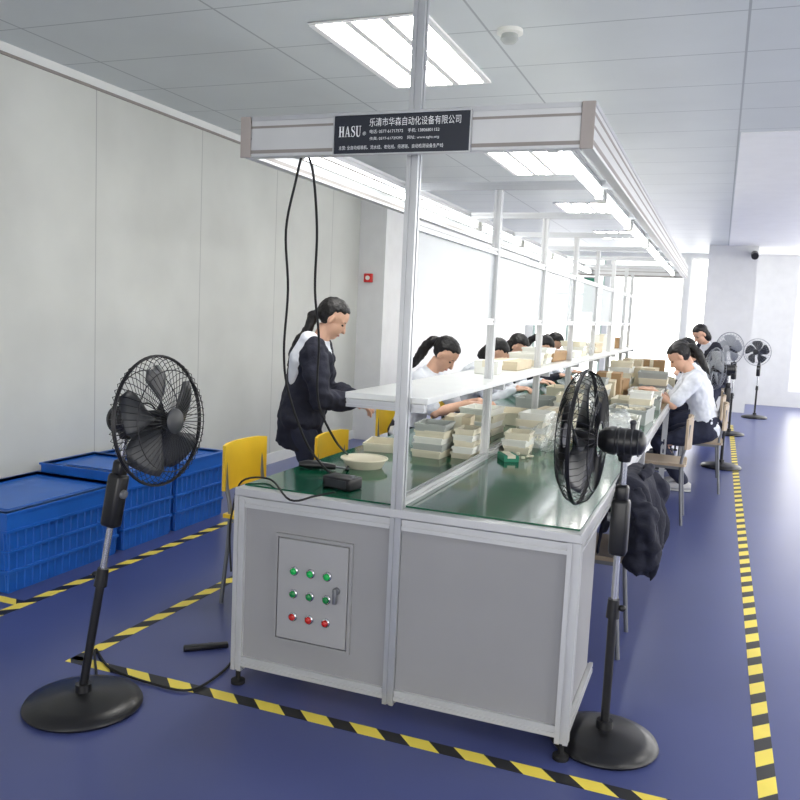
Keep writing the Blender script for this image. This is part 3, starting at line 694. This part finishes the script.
def bag(label,p,s):
    p=V(p); b=MB()
    b.ell(p+V((0,0,.065*s)),(.1*s,.12*s,.062*s)).ell(p+V((.02,.03,.12*s)),(.05*s,.06*s,.05*s))
    o=b.build('plastic_bag','film'); bake(o,.008,1,.026,15); tag(o,label,'bag')
bag('crumpled clear plastic bag on worktop right of second post',(-.79,4.36,tz),1.2)
bag('clear plastic bag on right half between trays, past nearest cartons',(-.84,5.75,tz),1.2)
bag('clear plastic bag on the shelf, far along',(-1.10,7.35,SH+.0235),.9)
bag('clear plastic bag on the right half beside the long row of trays',(-.55,5.12,tz),1.0)
RL=[(5.5,'white tray on right half of worktop, just past brown carton','wplast'),(6.0,'grey tray on right half of worktop, second past brown carton','gtray'),(6.5,'cream tray on right half of worktop beside empty chair','cream'),(7.1,'grey tray on right half just before seated woman','gtray'),(7.75,'white tray on worktop in front of seated woman','wplast'),(9.2,'cream tray on right half beyond seated woman','cream')]
for i,(y,l,mm) in enumerate(RL):
    x=-.58+.03*(i%2); tray('parts_tray',l,'tray',x,y,tz,.28,.38,.08+.02*(i%3),mm,R(random.uniform(-5,5)))
    parts('heap of small pale parts in the '+('first','second','third','fourth','fifth','sixth')[i]+' tray on the right half',x,y,tz+.006,.24,.32,60,('wplast','cream','gtray')[i%3],.09)
stack('in the stack beside first white tray, right half',-.86,5.35,5,.18,.26,.045,('cream','wplast'))
stack('in the stack by the centre rail beside empty chair',-.86,6.4,6,.2,.28,.045,('cream','gtray'))
stack('in the stack by the centre rail past seated woman',-.86,8.2,6,.2,.28,.055,('wplast','cream'))
stack('in the stack at the right edge before the empty chair',-.5,6.28,4,.16,.2,.05,('cream','wplast'))
stack('in the stack at the right edge past the fifth tray',-.56,8.25,4,.26,.3,.06,('cream','gtray'))
carton('tall brown carton on right half of worktop near seated woman',-.86,7.3,tz,.2,.3,.26,'carton',R(3))
carton('brown carton by centre rail directly before the seated woman',-.86,7.72,tz,.2,.3,.18,'carton',R(-5))
carton('pale carton by centre rail between empty chair and tall carton',-.86,6.85,tz,.2,.3,.22,'carton2',R(4))
carton('pale carton on right half beyond seated woman',-.68,8.62,tz,.24,.3,.25,'carton2',R(-4))
carton('brown carton near the far end of worktop',-.7,9.85,tz,.28,.34,.28,'carton',R(2))
carton('pale carton by centre rail near the far end',-.86,9.3,tz,.2,.4,.3,'carton2',R(2))
for i,(y,l) in enumerate(((5.35,'pale tray before first seated woman, left half of worktop'),(6.4,'pale tray between first two seated women, left half'),(7.6,'pale tray beyond second seated woman, left half'))): tray('parts_tray',l,'tray',-1.3,y,tz,.26,.34,.08,'gtray' if i==1 else 'cream')
sz=SH+.0235
carton('small white box with tape on the near shelf by second post',-1.12,4.2,sz,.12,.16,.07,'wplast',R(6))
for i,(y,w,l,h,mm,lb) in enumerate(((4.75,.24,.4,.05,'carton2','pale flat carton on shelf, nearest of the shelf cartons'),(5.95,.26,.46,.07,'carton','brown flat carton on shelf, midway along'),(6.7,.24,.4,.05,'wplast','white flat box on shelf past the brown flat carton'),(7.95,.26,.4,.09,'carton2','pale carton on shelf far along the bench'),(8.9,.26,.36,.16,'wplast','tall white box on shelf far along the bench'),(9.7,.26,.36,.12,'carton','brown carton on shelf at the far end'))):
    carton(lb,-1.16 if i%2 else -1.145,y,sz,w-.05,l,h,mm,R(random.uniform(-3,3)))
stack('in the stack on the shelf just past the nearest flat carton',-1.14,5.2,2,.17,.24,.04,('cream','wplast'),sz)
stack('in the second stack on the shelf, beside the brown flat carton',-1.14,5.55,3,.17,.24,.035,('wplast','cream'),sz)
stack('in the third stack on the shelf, past the white flat box',-1.15,7.1,3,.17,.24,.04,('cream','wplast'),sz)
# ---------------------------------------------------------------- cables
def cable(label,pts,r=.005):
    o=MB().tube(smoothpath(pts),r,8).build('cable','rubber',None,True); return tag(o,label,'cable')
cable('black cable hanging in a long loop from canopy to worktop',[aty(303,150,2.78),aty(296,180,2.8),aty(286,230,2.85),aty(288,290,2.9),aty(284,350,2.95),aty(288,390,3.0),aty(305,440,3.05),(-1.5,3.06,.84),(-1.42,3.02,.812)])
cable('black cable hanging beside the looped one from canopy front',[aty(305,150,2.80),aty(313,172,2.82),aty(317,230,2.9),aty(315,290,2.95),aty(319,340,3.0),aty(318,400,3.05),aty(335,440,3.1),atz(350,458,.815),atz(346,470,.815)])
cable('black cord from power adapter over left front edge of bench',[atz(335,492,.83),atz(315,496,.81),atz(290,500,.81),(-1.62,2.83,.812),(-1.72,2.78,.80),(-1.735,2.74,.68),(-1.725,2.71,.6),(-1.72,2.72,.45)],.004)
cable('black mains cord on floor from left fan to bench',[(-2.02,2.33,.012),atz(95,650,.008),atz(110,668,.008),atz(150,683,.008),atz(190,690,.008),atz(222,672,.008),atz(236,655,.008)],.005)
p=atz(206,649,0)
t=thing('power_strip','small black power strip on floor left of bench corner','power strip',(p.x,p.y,0),R(40))
MB().box((0,0,.012),(.19,.03,.022),None,.005).build('body','black',t,True,False)
for x in (-.05,.02): MB().box((x,0,.0235),(.02,.018,.002)).build('socket','blk2',t,False,False)
# ---------------------------------------------------------------- world light
w=bpy.data.worlds.new('world'); S.world=w; w.use_nodes=True
bg=w.node_tree.nodes['Background']; bg.inputs[0].default_value=(1,.99,.97,1); bg.inputs[1].default_value=4.1
